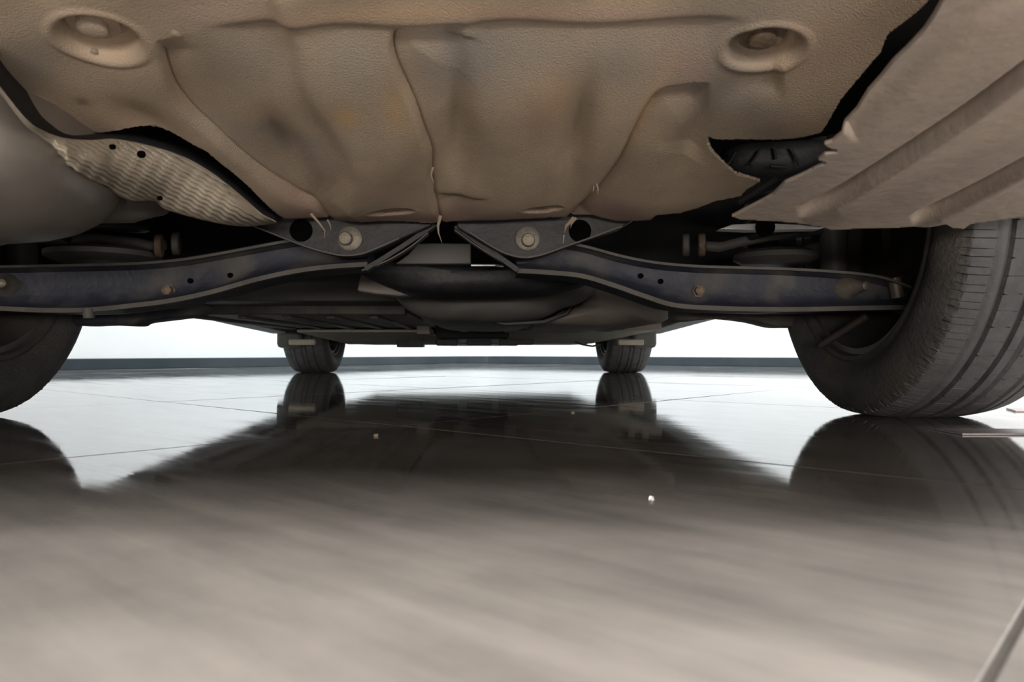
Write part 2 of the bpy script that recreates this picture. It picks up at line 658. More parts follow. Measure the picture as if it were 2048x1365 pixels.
TYRE = tyre_mesh()
RIM = revolve_x('wheel', [(-0.087, 0.216), (-0.097, 0.219), (-0.099, 0.226), (-0.095, 0.231), (-0.090, 0.231), (-0.084, 0.224),
                          (-0.080, 0.213), (-0.060, 0.208), (0.02, 0.196), (0.07, 0.205), (0.088, 0.224), (0.094, 0.231), (0.100, 0.229),
                          (0.098, 0.214), (0.080, 0.200), (0.070, 0.12), (0.075, 0.05), (0.080, 0.0005),
                          (0.060, 0.0005), (0.055, 0.05), (0.050, 0.12), (0.055, 0.185), (0.00, 0.190), (-0.060, 0.200), (-0.087, 0.206), (-0.087, 0.216)], M['rim'])
DISC = revolve_x('brake_disc', [(0.012, 0.0005), (0.012, 0.075), (0.0, 0.080), (0.0, 0.150), (0.022, 0.150), (0.022, 0.080), (0.040, 0.070), (0.040, 0.0005)], M['disc'], 48)
for sx in (1, -1):
    for ay in (RA, FA):
        w = bpy.data.objects.new('wheel', RIM)
        COL.objects.link(w)
        w.parent = car
        w.location = Vector((sx * 0.80, ay, 0.3175)) - WLOC[car.name]
        w.rotation_euler = (0, 0, 0 if sx > 0 else math.pi)
        for nm, me in (('tyre', TYRE), ('brake_disc', DISC)):
            t = bpy.data.objects.new(nm, me)
            COL.objects.link(t)
            t.parent = w


# ---- brown felt shield over the spare wheel tub
def seg_dist(px, py, poly):
    """distance, side (+ = right of the direction of travel on screen) and run 0..1 of points against a polyline"""
    poly = np.array(poly, float)
    best = np.full(px.shape, 1e9)
    side = np.zeros(px.shape)
    run = np.zeros(px.shape)
    seg = np.hypot(*(poly[1:] - poly[:-1]).T)
    cum = np.concatenate([[0], np.cumsum(seg)])
    for i in range(len(seg)):
        a, b = poly[i], poly[i + 1]
        d = (b - a) / max(seg[i], 1e-6)
        rx, ry = px - a[0], py - a[1]
        t = np.clip(rx * d[0] + ry * d[1], 0, seg[i])
        qx, qy = rx - t * d[0], ry - t * d[1]
        dist = np.hypot(qx, qy)
        cr = d[0] * ry - d[1] * rx
        m = dist < best
        best = np.where(m, dist, best)
        side = np.where(m, np.where(cr > 0, -1.0, 1.0), side)
        run = np.where(m, (cum[i] + t) / cum[-1], run)
    return best, side, run


def lip(px, py, poly, h, w, wide, ends=0.08):
    """fold: + side stands proud by h right at the line and fades over 'wide' px"""
    poly = smoothline(poly, 40)
    d, s, r = seg_dist(px, py, poly)
    sd = d * s
    e = np.clip(r / ends, 0, 1) * np.clip((1 - r) / ends, 0, 1) if ends else 1.0
    return h * e * (1 / (1 + np.exp(-sd / w))) * np.exp(-(d / wide) ** 2)


def dent(px, py, cx, cy, sx, sy, rot, h):
    c, s = math.cos(rot), math.sin(rot)
    x, y = px - cx, py - cy
    a = (x * c + y * s) / sx
    b = (-x * s + y * c) / sy
    return h * np.exp(-(a * a + b * b))


def ringdent(px, py, cx, cy, sx, sy, rot, h):
    c, s = math.cos(rot), math.sin(rot)
    x, y = px - cx, py - cy
    e = np.hypot((x * c + y * s) / sx, (-x * s + y * c) / sy)
    bowl = -1 / (1 + np.exp((e - 0.86) / 0.05))
    boss = 0.55 / (1 + np.exp((e - 0.48) / 0.05))
    rim = 0.14 * np.exp(-((e - 1.02) / 0.13) ** 2)
    return h * (bowl + boss + rim)


def inside(px, py, poly):
    poly = np.array(poly, float)
    r = np.zeros(px.shape, bool)
    n = len(poly)
    j = n - 1
    for i in range(n):
        xi, yi = poly[i]
        xj, yj = poly[j]
        c = ((yi > py) != (yj > py)) & (px < (xj - xi) * (py - yi) / (yj - yi + 1e-9) + xi)
        r ^= c
        j = i
    return r


SZ, SY, SS = 0.290, 1.08, 0.22               # shield plane


def relief(px, py):
    h = np.zeros(px.shape)
    C1 = [(312, 80), (325, 130), (345, 190), (380, 238), (430, 280), (510, 350), (585, 403), (630, 425), (655, 452)]
    C2 = [(535, -60), (560, 30), (590, 95), (605, 160), (640, 225), (685, 295), (700, 345), (680, 385), (640, 418)]
    C3 = [(930, 46), (850, 53), (800, 62), (783, 78), (782, 110), (800, 160), (826, 215), (842, 262), (858, 310), (858, 350), (864, 397), (878, 455)]
    C4 = [(1420, 174), (1360, 176), (1318, 184), (1290, 215), (1262, 265), (1232, 325), (1195, 378), (1165, 410), (1130, 455)]
    h += lip(px, py, C1, -0.012, 3.0, 60)
    h += lip(px, py, C2, 0.012, 8, 95)
    h += lip(px, py, C3, -0.010, 2.2, 70)
    h += lip(px, py, [(862, 397), (910, 394), (985, 392)], 0.006, 2.0, 40, 0.3)
    h += lip(px, py, C4, -0.013, 2.4, 60)
    for c, dep in ((C1, 0.004), (C3, 0.004), (C4, 0.006)):
        d, sd, r = seg_dist(px, py, smoothline(c, 40))
        h -= dep * np.exp(-((d * sd - 5) / 4.0) ** 2) * np.clip(r / 0.1, 0, 1)
    h += lip(px, py, [(1500, 36), (1330, 40), (1150, 46), (1000, 45), (850, 53), (600, 40), (400, 50)], -0.006, 4, 60)
    h += lip(px, py, [(878, 92), (900, 82), (930, 79), (965, 92)], 0.004, 2.4, 30, 0.4)
    h += lip(px, py, [(1400, 330), (1420, 270), (1450, 215), (1500, 185), (1570, 180)], -0.008, 8, 70)
    h += dent(px, py, 915, 255, 30, 110, 0, -0.018)
    h += dent(px, py, 1010, 280, 50, 110, 0, 0.007)
    h += dent(px, py, 1150, 290, 26, 100, 0.2, -0.018)
    h += dent(px, py, 1080, 200, 45, 60, 0.3, 0.006)
    h += dent(px, py, 430, 190, 60, 130, -0.5, -0.006)
    h += dent(px, py, 575, 320, 36, 95, -0.5, -0.020)
    h += dent(px, py, 740, 220, 60, 150, -0.1, 0.006)
    h += dent(px, py, 310, 270, 34, 110, -1.0, -0.012)
    h += dent(px, py, 1385, 290, 26, 80, 0.5, -0.009)
    h += dent(px, py, 1560, 225, 70, 45, -0.3, 0.007)
    h += dent(px, py, 1290, 330, 50, 60, 0.3, 0.005)
    h += ringdent(px, py, 197, 74, 98, 46, 0.28, 0.020)
    h += ringdent(px, py, 1530, 94, 86, 46, -0.22, 0.017)
    h += ringdent(px, py, 782, 421, 50, 9, 0.0, 0.006)
    h += ringdent(px, py, 1086, 423, 44, 8, 0.0, 0.006)
    # the sheet rolls up at the far end
    h -= 0.012 * np.clip((py - 400) / 55, 0, 1) ** 2
    h += 0.0025 * np.sin(px / 61.0 + py / 83.0) * np.sin(py / 57.0)
    return h


def dirt(px, py):
    """dust and rust stains on the felt: rgb and strength"""
    col = np.zeros(px.shape + (3,))
    wgt = np.zeros(px.shape)
    for (cx, cy, sx, sy, rot, c, a) in (
            (1112, 185, 42, 50, 0.6, (0.62, 0.44, 0.28), 0.6), (1085, 225, 40, 40, 0.4, (0.56, 0.41, 0.32), 0.5),
            (692, 212, 26, 18, 0.2, (0.68, 0.44, 0.22), 0.7), (790, 205, 26, 50, -0.3, (0.66, 0.46, 0.26), 0.7),
            (930, 120, 60, 45, 0, (0.40, 0.37, 0.33), 0.8), (1000, 105, 90, 40, 0, (0.42, 0.38, 0.33), 0.7), (1240, 120, 50, 60, 0.2, (0.42, 0.39, 0.34), 0.7),
            (700, 100, 70, 60, 0, (0.44, 0.39, 0.33), 0.7), (480, 110, 110, 60, 0.3, (0.46, 0.41, 0.35), 0.6), (70, 110, 60, 60, 0.5, (0.46, 0.42, 0.36), 0.6),
            (1290, 225, 14, 90, 0.45, (0.72, 0.52, 0.30), 0.7), (860, 18, 260, 22, 0, (0.70, 0.50, 0.33), 0.7), (1200, 30, 200, 20, 0, (0.60, 0.44, 0.37), 0.6), (420, 20, 160, 22, 0, (0.58, 0.44, 0.36), 0.6),
            (900, 440, 300, 16, 0, (0.40, 0.28, 0.24), 0.8), (1240, 430, 70, 26, 0.2, (0.40, 0.28, 0.25), 0.8), (600, 425, 60, 26, 0.5, (0.42, 0.29, 0.25), 0.7),
            (930, 415, 40, 22, 0, (0.36, 0.27, 0.23), 0.7), (1370, 140, 60, 60, 0, (0.56, 0.40, 0.33), 0.5), (1650, 60, 120, 70, -0.6, (0.58, 0.45, 0.34), 0.5), (165, 200, 16, 7, 0.3, (0.25, 0.18, 0.13), 0.8)):
        w = dent(px, py, cx, cy, sx, sy, rot, a)
        col += w[..., None] * np.array(c)
        wgt += w
    col = col / np.maximum(wgt, 1e-4)[..., None]
    return col, np.clip(wgt, 0, 0.9)


shield_outline = [(-260, -260), (-180, 30), (0, 155), (26, 168), (52, 190), (78, 218), (115, 244), (154, 255), (200, 264), (256, 266), (300, 272), (345, 280), (413, 302), (482, 358), (534, 406), (570, 443),
                  (640, 450), (720, 449), (800, 454), (860, 457), (960, 448), (1080, 450), (1130, 449), (1160, 452), (1235, 456), (1300, 446), (1312, 430),
                  (1360, 425), (1400, 412), (1430, 400), (1480, 392), (1490, 380), (1520, 360), (1470, 345), (1442, 320), (1418, 300), (1416, 284),
                  (1450, 280), (1500, 275), (1600, 266), (1640, 258), (1655, 235), (1680, 195), (1722, 150), (1762, 105), (1775, 70), (1830, 25), (1862, -10), (2060, -260)]
so = [tuple(p) for p in shield_outline]
nx, ny = 680, 230
gx = np.linspace(-260, 2060, nx)
gy = np.concatenate([np.linspace(-260, -10, 26)[:-1], np.linspace(-10, 460, ny)])
ny = len(gy)
PX, PY = np.meshgrid(gx, gy)
ragged = 2.2 * np.sin(PX / 9.0) * np.sin(PY / 7.0) + 2.0 * rng.standard_normal(PX.shape)
ins = inside(PX, PY, so)
# pull rim vertices onto the outline so the border is clean
dd, ss, rr = seg_dist(PX, PY, so + [so[0]])
H = relief(PX, PY)
stepx = gx[1] - gx[0]
verts = []
QX, QY = PX.copy(), PY.copy()
poly = np.array(so + [so[0]], float)
near_out = (~ins) & (dd < stepx * 1.6)


def nearest(px, py):
    best = None
    for i in range(len(poly) - 1):
        a, b = poly[i], poly[i + 1]
        d = b - a
        t = max(0, min(1, ((px - a[0]) * d[0] + (py - a[1]) * d[1]) / max(1e-9, d @ d)))
        q = a + d * t
        e = (q[0] - px) ** 2 + (q[1] - py) ** 2
        if best is None or e < best[0]:
            best = (e, q)
    return best[1]


for a, b in zip(*np.where(near_out)):
    q = nearest(PX[a, b], PY[a, b])
    QX[a, b], QY[a, b] = q[0] + random.uniform(-0.8, 0.8), q[1] + random.uniform(-0.8, 0.8)
DC, DW = dirt(PX, PY)
use = ins | near_out
ids = -np.ones(PX.shape, int)
verts, cols = [], []
nrm = Vector((0, -SS, -1)).normalized()      # the side that faces the floor
for a in range(ny):
    for b in range(nx):
        if use[a, b]:
            ids[a, b] = len(verts)
            verts.append(on_plane(QX[a, b], QY[a, b], SZ, SY, SS) + nrm * H[a, b])
            cols.append((*DC[a, b], DW[a, b]))
faces = []
for a in range(ny - 1):
    for b in range(nx - 1):
        q = (ids[a, b], ids[a, b + 1], ids[a + 1, b + 1], ids[a + 1, b])
        if min(q) >= 0 and (ins[a, b] or ins[a, b + 1] or ins[a + 1, b + 1] or ins[a + 1, b]):
            faces.append(q)
shield = open_sheet('underbody_shield', verts, faces, M['felt_dirty'], car, 0.004, cols)
shield['label'] = 'dusty tan felt shield with folds and round bolt recesses'


def shield_pt(px, py, extra=0.0):
    h = float(relief(np.array([[px]], float), np.array([[py]], float))[0, 0])
    return on_plane(px, py, SZ, SY, SS) + nrm * (h + extra)


# bolts sitting in the two round recesses
for (x, y, r, m) in ((183, 62, 0.013, M['felt']), (1526, 80, 0.0125, M['rust'])):
    lathe('shield_bolt', shield_pt(x, y), nrm, [(-0.004, r * 1.7), (0.002, r * 1.7), (0.003, r), (0.009, r * 0.95), (0.011, r * 0.6)], m, shield, 24)
lathe('clip', shield_pt(187, 115), nrm, [(-0.002, 0.004), (0.002, 0.004), (0.003, 0.002)], M['fibre'], shield, 12)
lathe('clip', shield_pt(352, 66), nrm, [(-0.002, 0.005), (0.002, 0.005), (0.003, 0.002)], M['felt'], shield, 12)
# strands of torn felt
for (pts, w) in (([(622, 428), (638, 446), (650, 462), (648, 478)], 0.0022), ([(655, 440), (661, 452), (662, 462)], 0.0014),
                 ([(881, 432), (876, 452), (877, 466), (884, 486)], 0.0028), ([(1148, 436), (1132, 452), (1128, 470), (1126, 488)], 0.0032),
                 ([(1152, 436), (1143, 448), (1141, 458)], 0.0022), ([(1193, 368), (1196, 378), (1196, 390)], 0.0018), ([(1188, 372), (1186, 384)], 0.0014),
                 ([(866, 335), (862, 350), (868, 368)], 0.0016)):
    p0 = shield_pt(*pts[0])
    Yb = p0.y
    path = [W(x, y, Yb - 0.004) for x, y in pts]
    tube('torn_fibre', path, [w * (1 - 0.9 * k / (len(pts) - 1)) for k in range(len(pts))], M['fibre'], shield, 8)


# ---- right side tray
TZ, TY, TS = 0.249, 0.85, 0.20
tray_outline = [(1893, -10), (1872, 35), (1850, 72), (1815, 110), (1788, 135), (1765, 165), (1738, 195), (1715, 232), (1690, 258), (1665, 280), (1648, 286), (1660, 294), (1690, 300),
                (1650, 306), (1636, 318), (1660, 322), (1640, 330), (1610, 345), (1570, 363), (1545, 388), (1520, 402), (1500, 412), (1464, 431), (1480, 437), (1560, 441), (1640, 449), (1662, 457), (1800, 453), (1892, 446), (1905, 454), (1926, 456),
                (1940, 446), (2000, 438), (2060, 430), (2220, 400), (2420, 340), (2420, -260), (1990, -260), (1930, -80)]


def tray_relief(px, py):
    h = np.zeros(px.shape)
    d, s, r = seg_dist(px, py, smoothline([(1602, 436), (1680, 398), (1750, 355), (1850, 290), (1950, 222), (2060, 140), (2250, 0)], 50))
    e = np.clip(r / 0.10, 0, 1)
    h += e * np.where(s < 0, 0.007 * np.exp(-(d / 30) ** 2), 0.007 * np.exp(-(d / 5) ** 2))
    h -= e * np.exp(-((d * s - 13) / 10) ** 4) * 0.030
    d, s, r = seg_dist(px, py, smoothline([(1822, 438), (1880, 412), (1960, 372), (2060, 318), (2250, 215)], 50))
    e = np.clip(r / 0.12, 0, 1)
    h -= e * np.exp(-((d * s) / 9) ** 4) * 0.034
    h += e * np.exp(-((d * s + 17) / 11) ** 2) * 0.006
    h += lip(px, py, [(1700, 275), (1760, 215), (1830, 150), (1900, 90), (1970, 40), (2100, -20)], -0.008, 7, 70, 0.02)
    h += lip(px, py, [(1480, 425), (1600, 425), (1750, 430), (1900, 428)], 0.0, 5, 60)
    return h


gx = np.concatenate([np.linspace(1440, 2060, 190), np.linspace(2070, 2440, 30)])
gy = np.concatenate([np.linspace(-280, -15, 24), np.linspace(-10, 470, 170)])
PX, PY = np.meshgrid(gx, gy)
so = tray_outline
poly = np.array(so + [so[0]], float)
ins = inside(PX, PY, so)
dd, ss, rr = seg_dist(PX, PY, so + [so[0]])
near_out = (~ins) & (dd < 5.0)
QX, QY = PX.copy(), PY.copy()
for a, b in zip(*np.where(near_out)):
    q = nearest(PX[a, b], PY[a, b])
    QX[a, b], QY[a, b] = q
H = tray_relief(QX, QY)
use = ins | near_out
ids = -np.ones(PX.shape, int)
verts, faces = [], []
nrm2 = Vector((0, -TS, -1)).normalized()
for a in range(len(gy)):
    for b in range(len(gx)):
        if use[a, b]:
            ids[a, b] = len(verts)
            verts.append(on_plane(QX[a, b], QY[a, b], TZ, TY, TS) + nrm2 * H[a, b])
for a in range(len(gy) - 1):
    for b in range(len(gx) - 1):
        q = (ids[a, b], ids[a, b + 1], ids[a + 1, b + 1], ids[a + 1, b])
        if min(q) >= 0 and (ins[a, b] or ins[a, b + 1] or ins[a + 1, b + 1] or ins[a + 1, b]):
            faces.append(q)
tray = open_sheet('side_tray', verts, faces, M['tray'], car, 0.0035)
tray['label'] = 'dusty ribbed plastic tray with a torn inner edge'

# bright bracket that shows under the tray's front edge
br = plate('bracket', [(1440, 458), (1465, 449), (1530, 446), (1600, 449), (1650, 455), (1640, 458), (1580, 459), (1500, 461)], 0.93, 0.02, M['alu'], car, 0.001)
br['label'] = 'bare aluminium bracket'
lathe('bracket_hole', W(1532, 454, 0.925), (0, 1, 0), [(0, 0.012), (0.006, 0.012)], M['hole'], br, 20)
tube('pipe', [W(1480, 405, 0.93), W(1520, 380, 0.90), W(1552, 358, 0.88)], 0.0035, M['frame'], car, 10)

# clip housing in the tear between shield and tray
ch = pillow('clip_housing', [(1440, 325), (1450, 300), (1490, 288), (1560, 284), (1640, 282), (1660, 300), (1620, 335), (1560, 352), (1490, 352), (1455, 342)], 0.96, 0.10, M['frame'], car, 0.02, 40)
for (x0, y0, x1, y1) in ((1548, 295, 1552, 318), (1520, 300, 1500, 330), (1580, 296, 1600, 330), (1470, 305, 1455, 330), (1540, 332, 1575, 334)):
    tube('clip_rib', [W(x0, y0, 0.955), W(x1, y1, 0.955)], 0.0022, M['frame'], ch, 8)

# ---- muffler, left
mc = Vector((-0.605, 0.815, 0.312))
prof = []
V, Fc = [], []
nseg = 48
cap = [(0.275, 0.02), (0.272, 0.35), (0.262, 0.62), (0.245, 0.80), (0.222, 0.91), (0.195, 0.97), (0.165, 0.995), (0.142, 1.0), (0.138, 1.035), (0.128, 1.05), (0.118, 1.035), (0.113, 1.0), (0.05, 1.0), (-0.03, 1.0), (-0.05, 0.9), (-0.06, 0.02)]
for (x, s) in cap:
    for k in range(nseg):
        a = 2 * math.pi * k / nseg
        V.append(mc + Vector((x, 0.140 * s * math.cos(a), 0.088 * s * math.sin(a))))
for i in range(len(cap) - 1):
    for k in range(nseg):
        j = (k + 1) % nseg
        Fc.append((i * nseg + k, i * nseg + j, (i + 1) * nseg + j, (i + 1) * nseg + k))
Fc += [tuple(range(nseg)), tuple(len(V) - 1 - k for k in range(nseg))]
mk('muffler', V, Fc, M['muffler'], car, True, 0, angle=50)
# resonator pipe behind it
tube('exhaust_pipe', [W(120, 400, 1.0), W(190, 402, 1.0), W(260, 402, 1.0), W(310, 395, 1.02), W(340, 380, 1.10), W(360, 375, 1.3)],
     [0.030, 0.030, 0.0295, 0.026, 0.022, 0.022], M['muffler'], car, 24)

# ---- embossed heat shield beside the muffler
up_e = smoothline([(-40, 120), (0, 176), (57, 244), (92, 264), (128, 277), (178, 281), (231, 279), (300, 292), (370, 315), (430, 350), (480, 390), (520, 425), (552, 444)], 260)
lo_e = smoothline([(-48, 116), (-8, 172), (48, 246), (80, 272), (110, 300), (160, 352), (213, 371), (228, 386), (262, 401), (308, 402), (335, 420), (420, 443), (480, 452), (520, 450), (553, 446)], 260)
nu, nv = 260, 56
verts, faces = [], []
for i in range(nu):
    a = up_e[i]
    # match the lower edge by arc fraction
    b = lo_e[i]
    t = i / (nu - 1)
    Yu = 0.58 + 0.44 * t ** 0.9
    for j in range(nv):
        s = j / (nv - 1)
        q = a + (b - a) * s
        # pillow rows that run along the shield
        wlen = np.hypot(*(b - a))
        e1 = (q[0] * 0.50 - q[1] * 0.866) / 8.6          # across the rows
        e2 = (q[0] * 0.866 + q[1] * 0.50) / 30.0
        edge = min(1.0, s * wlen / 10.0, (1 - s) * wlen / 10.0) if wlen > 6 else 0
        emb = 0.0056 * edge * min(1.0, t / 0.22) * min(1.0, wlen / 45.0) * (math.sin(2 * math.pi * e1) * (0.75 + 0.25 * math.sin(2 * math.pi * e2)))
        Yd = Yu + 0.05 * s - 0.035 * math.sin(math.pi * s) * min(1, wlen / 60)
        verts.append(W(q[0], q[1], Yd) + Vector((0, -emb * 0.8, -emb * 0.6)))
for i in range(nu - 1):
    for j in range(nv - 1):
        faces.append((i * nv + j, (i + 1) * nv + j, (i + 1) * nv + j + 1, i * nv + j + 1))
gap_v, gap_f = [], []  # added black sheet: gives the gap its darkness and hides the muffler top
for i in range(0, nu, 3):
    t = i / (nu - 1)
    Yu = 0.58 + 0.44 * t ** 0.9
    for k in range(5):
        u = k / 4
        gap_v.append(W(up_e[i][0] + 0.5 * 60 * u * (1 - t), up_e[i][1] - 75 * u * (1 - 0.4 * t), Yu + 0.004 + 0.15 * u))
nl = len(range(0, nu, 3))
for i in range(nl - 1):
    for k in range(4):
        gap_f.append((i * 5 + k, (i + 1) * 5 + k, (i + 1) * 5 + k + 1, i * 5 + k + 1))
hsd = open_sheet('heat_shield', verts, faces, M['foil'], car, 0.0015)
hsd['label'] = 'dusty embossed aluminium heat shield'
open_sheet('gap_shade_sheet', gap_v, gap_f, M['void'], hsd, 0.002)['label'] = 'black sheet standing in for the dark gap behind the rim of the heat shield'
for (x, y, r) in ((281, 309, 0.0032), (223, 294, 0.0022), (318, 397, 0.002)):
    t = min(1, max(0, (x - 0) / 552))
    lathe('rivet_hole', W(x, y, 0.60 + 0.42 * t * 0.9 - 0.008), (0, 1, 0.3), [(0, r * 1.2), (0.004, r * 1.2)], M['hole'], hsd, 14)

# ---- rear subframe with its two V brackets
lb = plate('subframe_bracket', [(430, 380), (505, 452), (560, 474), (612, 494), (655, 507), (690, 513), (725, 510), (760, 497), (820, 470), (862, 452), (870, 400), (700, 380)], 1.108, 0.03, M['frame'], car, 0.002)
rb = plate('subframe_bracket', [(905, 400), (915, 456), (960, 484), (1000, 506), (1032, 516), (1060, 517), (1092, 509), (1150, 487), (1240, 457), (1330, 400)], 1.108, 0.03, M['frame'], car, 0.002)


def lipbar(name, pts, Y, w, d, m, parent, n=40):
    """pressed flange: a thin strip that follows the line, w pixels tall, d metres towards the camera"""
    pts = smoothline(pts, n)
    V, Fc = [], []
    for i, (x, y) in enumerate(pts):
        t = pts[min(i + 1, n - 1)] - pts[max(i - 1, 0)]
        nn = np.array([-t[1], t[0]]) / max(1e-6, np.hypot(*t))
        a, b = np.array([x, y]) - nn * w / 2, np.array([x, y]) + nn * w / 2
        for q, yy in ((a, Y), (b, Y), (b, Y - d), (a, Y - d)):
            P = W(q[0], q[1], Y)
            V.append(P + Vector((0, yy - Y, 0)))
    for i in range(n - 1):
        for k in range(4):
            l = (k + 1) % 4
            Fc.append((i * 4 + k, i * 4 + l, (i + 1) * 4 + l, (i + 1) * 4 + k))
    Fc += [(0, 1, 2, 3), tuple(4 * (n - 1) + k for k in (3, 2, 1, 0))]
    return mk(name, V, Fc, m, parent, True, 0)


lipbar('flange', [(495, 448), (560, 474), (612, 494), (655, 507), (690, 513), (725, 510), (760, 497), (800, 479)], 1.108, 3.0, 0.012, M['armlip'], lb)
lipbar('flange', [(735, 541), (770, 520), (808, 496), (850, 468), (872, 452)], 1.14, 9.0, 0.02, M['frame'], lb)
lipbar('flange', [(728, 544), (775, 526), (820, 500), (858, 470)], 1.142, 2.5, 0.02, M['armlip'], lb)
lipbar('flange', [(940, 468), (990, 499), (1020, 512), (1050, 517), (1085, 511), (1130, 495), (1185, 476), (1242, 455)], 1.108, 3.0, 0.012, M['armlip'], rb)
lipbar('flange', [(912, 456), (950, 484), (985, 508), (1034, 543)], 1.14, 10.0, 0.02, M['frame'], rb)
lipbar('flange', [(910, 464), (950, 493), (990, 518), (1035, 545)], 1.142, 2.5, 0.02, M['armlip'], rb)
for (x, y, hx, hy, p) in ((700, 478, -7, 1, lb), (1055, 478, 1, 4, rb)):
    c = W(x, y, 1.108)
    wsh = lathe('washer', c, (0, -1, 0), [(-0.002, 0.0185), (0.003, 0.0185), (0.004, 0.0170), (0.0045, 0.004)], M['bolt'], p, 32)
    c2 = W(x + hx, y + hy, 1.108)
    lathe('bolt_head', c2, (0, -1, 0), [(0.002, 0.0105), (0.0115, 0.0100), (0.013, 0.0085), (0.0132, 0.002)], M['bolt'], wsh, 20)
for (x, y, p) in ((602, 461, lb), (1160, 462, rb)):
    lathe('bracket_hole', W(x, y, 1.107), (0, 1, 0), [(0, 0.017), (0.004, 0.017)], M['hole'], p, 24)

# ---- lower control arms: pressed channel with rolled lips
AY = 1.165


def arm(top, bot, label, holes, bolts, marks):
    t = smoothline(top, 60)
    b = smoothline(bot, 60)
    V, Fc = [], []
    # section rows: top lip front, top lip rear edge, face, bottom lip
    rows = []
    for i in range(60):
        a, c = t[i], b[i]
        hgt = c[1] - a[1]
        q = lambda y, d: W(a[0] + (c[0] - a[0]) * ((y - a[1]) / hgt), y, AY) + Vector((0, d, 0))
        rows.append([q(a[1], 0.07), q(a[1] - 0.0, -0.022), q(a[1] + 5, -0.026), q(a[1] + 8, -0.018), q(a[1] + 13, -0.002), q(a[1] + hgt * 0.35, 0.0), q(a[1] + hgt * 0.60, -0.001),
                     q(c[1] - 20, -0.005), q(c[1] - 13, -0.014), q(c[1] - 6, -0.026), q(c[1], -0.024), q(c[1], 0.07)])
    n = len(rows[0])
    for r in rows:
        V += r
    for i in range(59):
        for k in range(n):
            l = (k + 1) % n
            Fc.append((i * n + k, i * n + l, (i + 1) * n + l, (i + 1) * n + k))
    Fc += [tuple(range(n)), tuple(59 * n + k for k in reversed(range(n)))]
    o = mk('control_arm', V, Fc, M['arm'], car, True, 0, angle=50)
    o['label'] = label
    lipbar('flange', [(x, y + 1.5) for x, y in top], AY - 0.018, 5.0, 0.012, M['armlip'], o, 60)
    lipbar('flange', [(x, y - 4) for x, y in bot], AY - 0.012, 9.0, 0.016, M['armlip'], o, 60)
    for (x, y) in holes:
        lathe('hole', W(x, y, AY - 0.004), (0, 1, 0), [(0, 0.0042), (0.004, 0.0042)], M['hole'], o, 16)
    for (x, y, r, kind) in bolts:
        c = W(x, y, AY)
        if kind == 'nut':
            lathe('nut', c, (0, -1, 0), [(-0.004, r * 1.25), (0.004, r * 1.25), (0.0045, r), (0.014, r), (0.015, r * 0.8), (0.016, r * 0.5)], M['rust'], o, 6)
        else:
            lathe('pivot_bolt', c, (0.35, -1, 0), [(-0.006, r * 1.6), (0.004, r * 1.5), (0.016, r * 1.05), (0.030, r * 0.62), (0.038, r * 0.55), (0.040, r * 0.3)], M['bolt'], o, 20)
    return o


la = arm([(-80, 534), (0, 534), (110, 532), (200, 530), (290, 527), (370, 520), (450, 507), (520, 494), (590, 482), (660, 478), (735, 490)],
         [(-80, 620), (0, 622), (100, 626), (190, 625), (280, 616), (350, 607), (430, 590), (520, 565), (600, 548), (665, 540), (738, 535)],
         'blue-black pressed steel control arm beside the muffler', [(380, 562), (460, 551)], [(340, 582, 0.008, 'nut'), (16, 571, 0.012, 'pivot')], [])
ra = arm([(1032, 500), (1090, 484), (1160, 492), (1240, 513), (1310, 526), (1390, 533), (1480, 536), (1580, 539), (1690, 546), (1760, 556), (1815, 575)],
         [(1034, 548), (1090, 551), (1160, 558), (1225, 577), (1285, 598), (1345, 616), (1430, 622), (1520, 624), (1610, 624), (1700, 622), (1815, 620)],
         'blue-black pressed steel control arm beside the ribbed tray', [(1282, 552), (1322, 563)], [(1396, 583, 0.008, 'nut'), (1694, 576, 0.0125, 'pivot')], [])
tube('drain_stub', [W(177, 618, 1.14), W(178, 637, 1.14)], [0.009, 0.008], M['armlip'], la, 14)
tube('drain_stub', [W(1788, 556, 1.15), W(1796, 596, 1.15)], [0.010, 0.010], M['bolt'], ra, 14)

# ---- springs with their seats, shock absorbers, anti-roll bar
for (px, wpx, pyc) in ((208, 104, 512), (1550, 82, 515)):
    c = W(px, pyc, 1.26)
    r = wpx * 1.26 / F
    sp = lathe('spring_seat', c, (0, 0, 1), [(-0.012, r * 0.8), (-0.004, r), (0.004, r), (0.010, r * 0.86), (0.012, r * 0.5)], M['tank2'], car, 40)
    hel = [c + Vector((r * 0.72 * math.cos(a), r * 0.72 * math.sin(a), 0.014 + 0.034 * a / (2 * math.pi))) for a in np.linspace(0, 6.5 * math.pi, 110)]
    tube('coil_spring', hel, 0.0065, M['frame'], car, 8)
for px in (45, 1668):
    a = W(px, 600, 1.34)
    tube('shock_absorber', [Vector((a.x, a.y, 0.20)), Vector((a.x, a.y, 0.33)), Vector((a.x, a.y, 0.335)), Vector((a.x * 0.98, a.y + 0.02, 0.56))],
         [0.024, 0.024, 0.030, 0.030], M['tank2'], car, 20)
for (pa, pb, sgn) in (((352, 487), (318, 492), -1), ((1372, 490), (1404, 490), 1)):
    for k, (x, y) in enumerate((pa, pb)):
        lathe('bush', W(x, y, 1.235), (sgn, -0.25, 0), [(-0.006, 0.017), (-0.004, 0.0195), (0.004, 0.0195), (0.006, 0.016), (0.0065, 0.008)], M['rust'] if k else M['armlip'], car, 28)
tube('anti_roll_bar', [W(1405, 492, 1.25), W(1440, 494, 1.25), W(1480, 484, 1.25), W(1540, 473, 1.26), W(1600, 466, 1.28), W(1640, 462, 1.34)], 0.0085, M['tank2'], car, 14)
tube('anti_roll_bar', [W(330, 490, 1.25), W(305, 492, 1.25), W(270, 485, 1.25), W(200, 478, 1.26), W(130, 478, 1.28), W(80, 478, 1.34)], 0.0085, M['tank2'], car, 14)

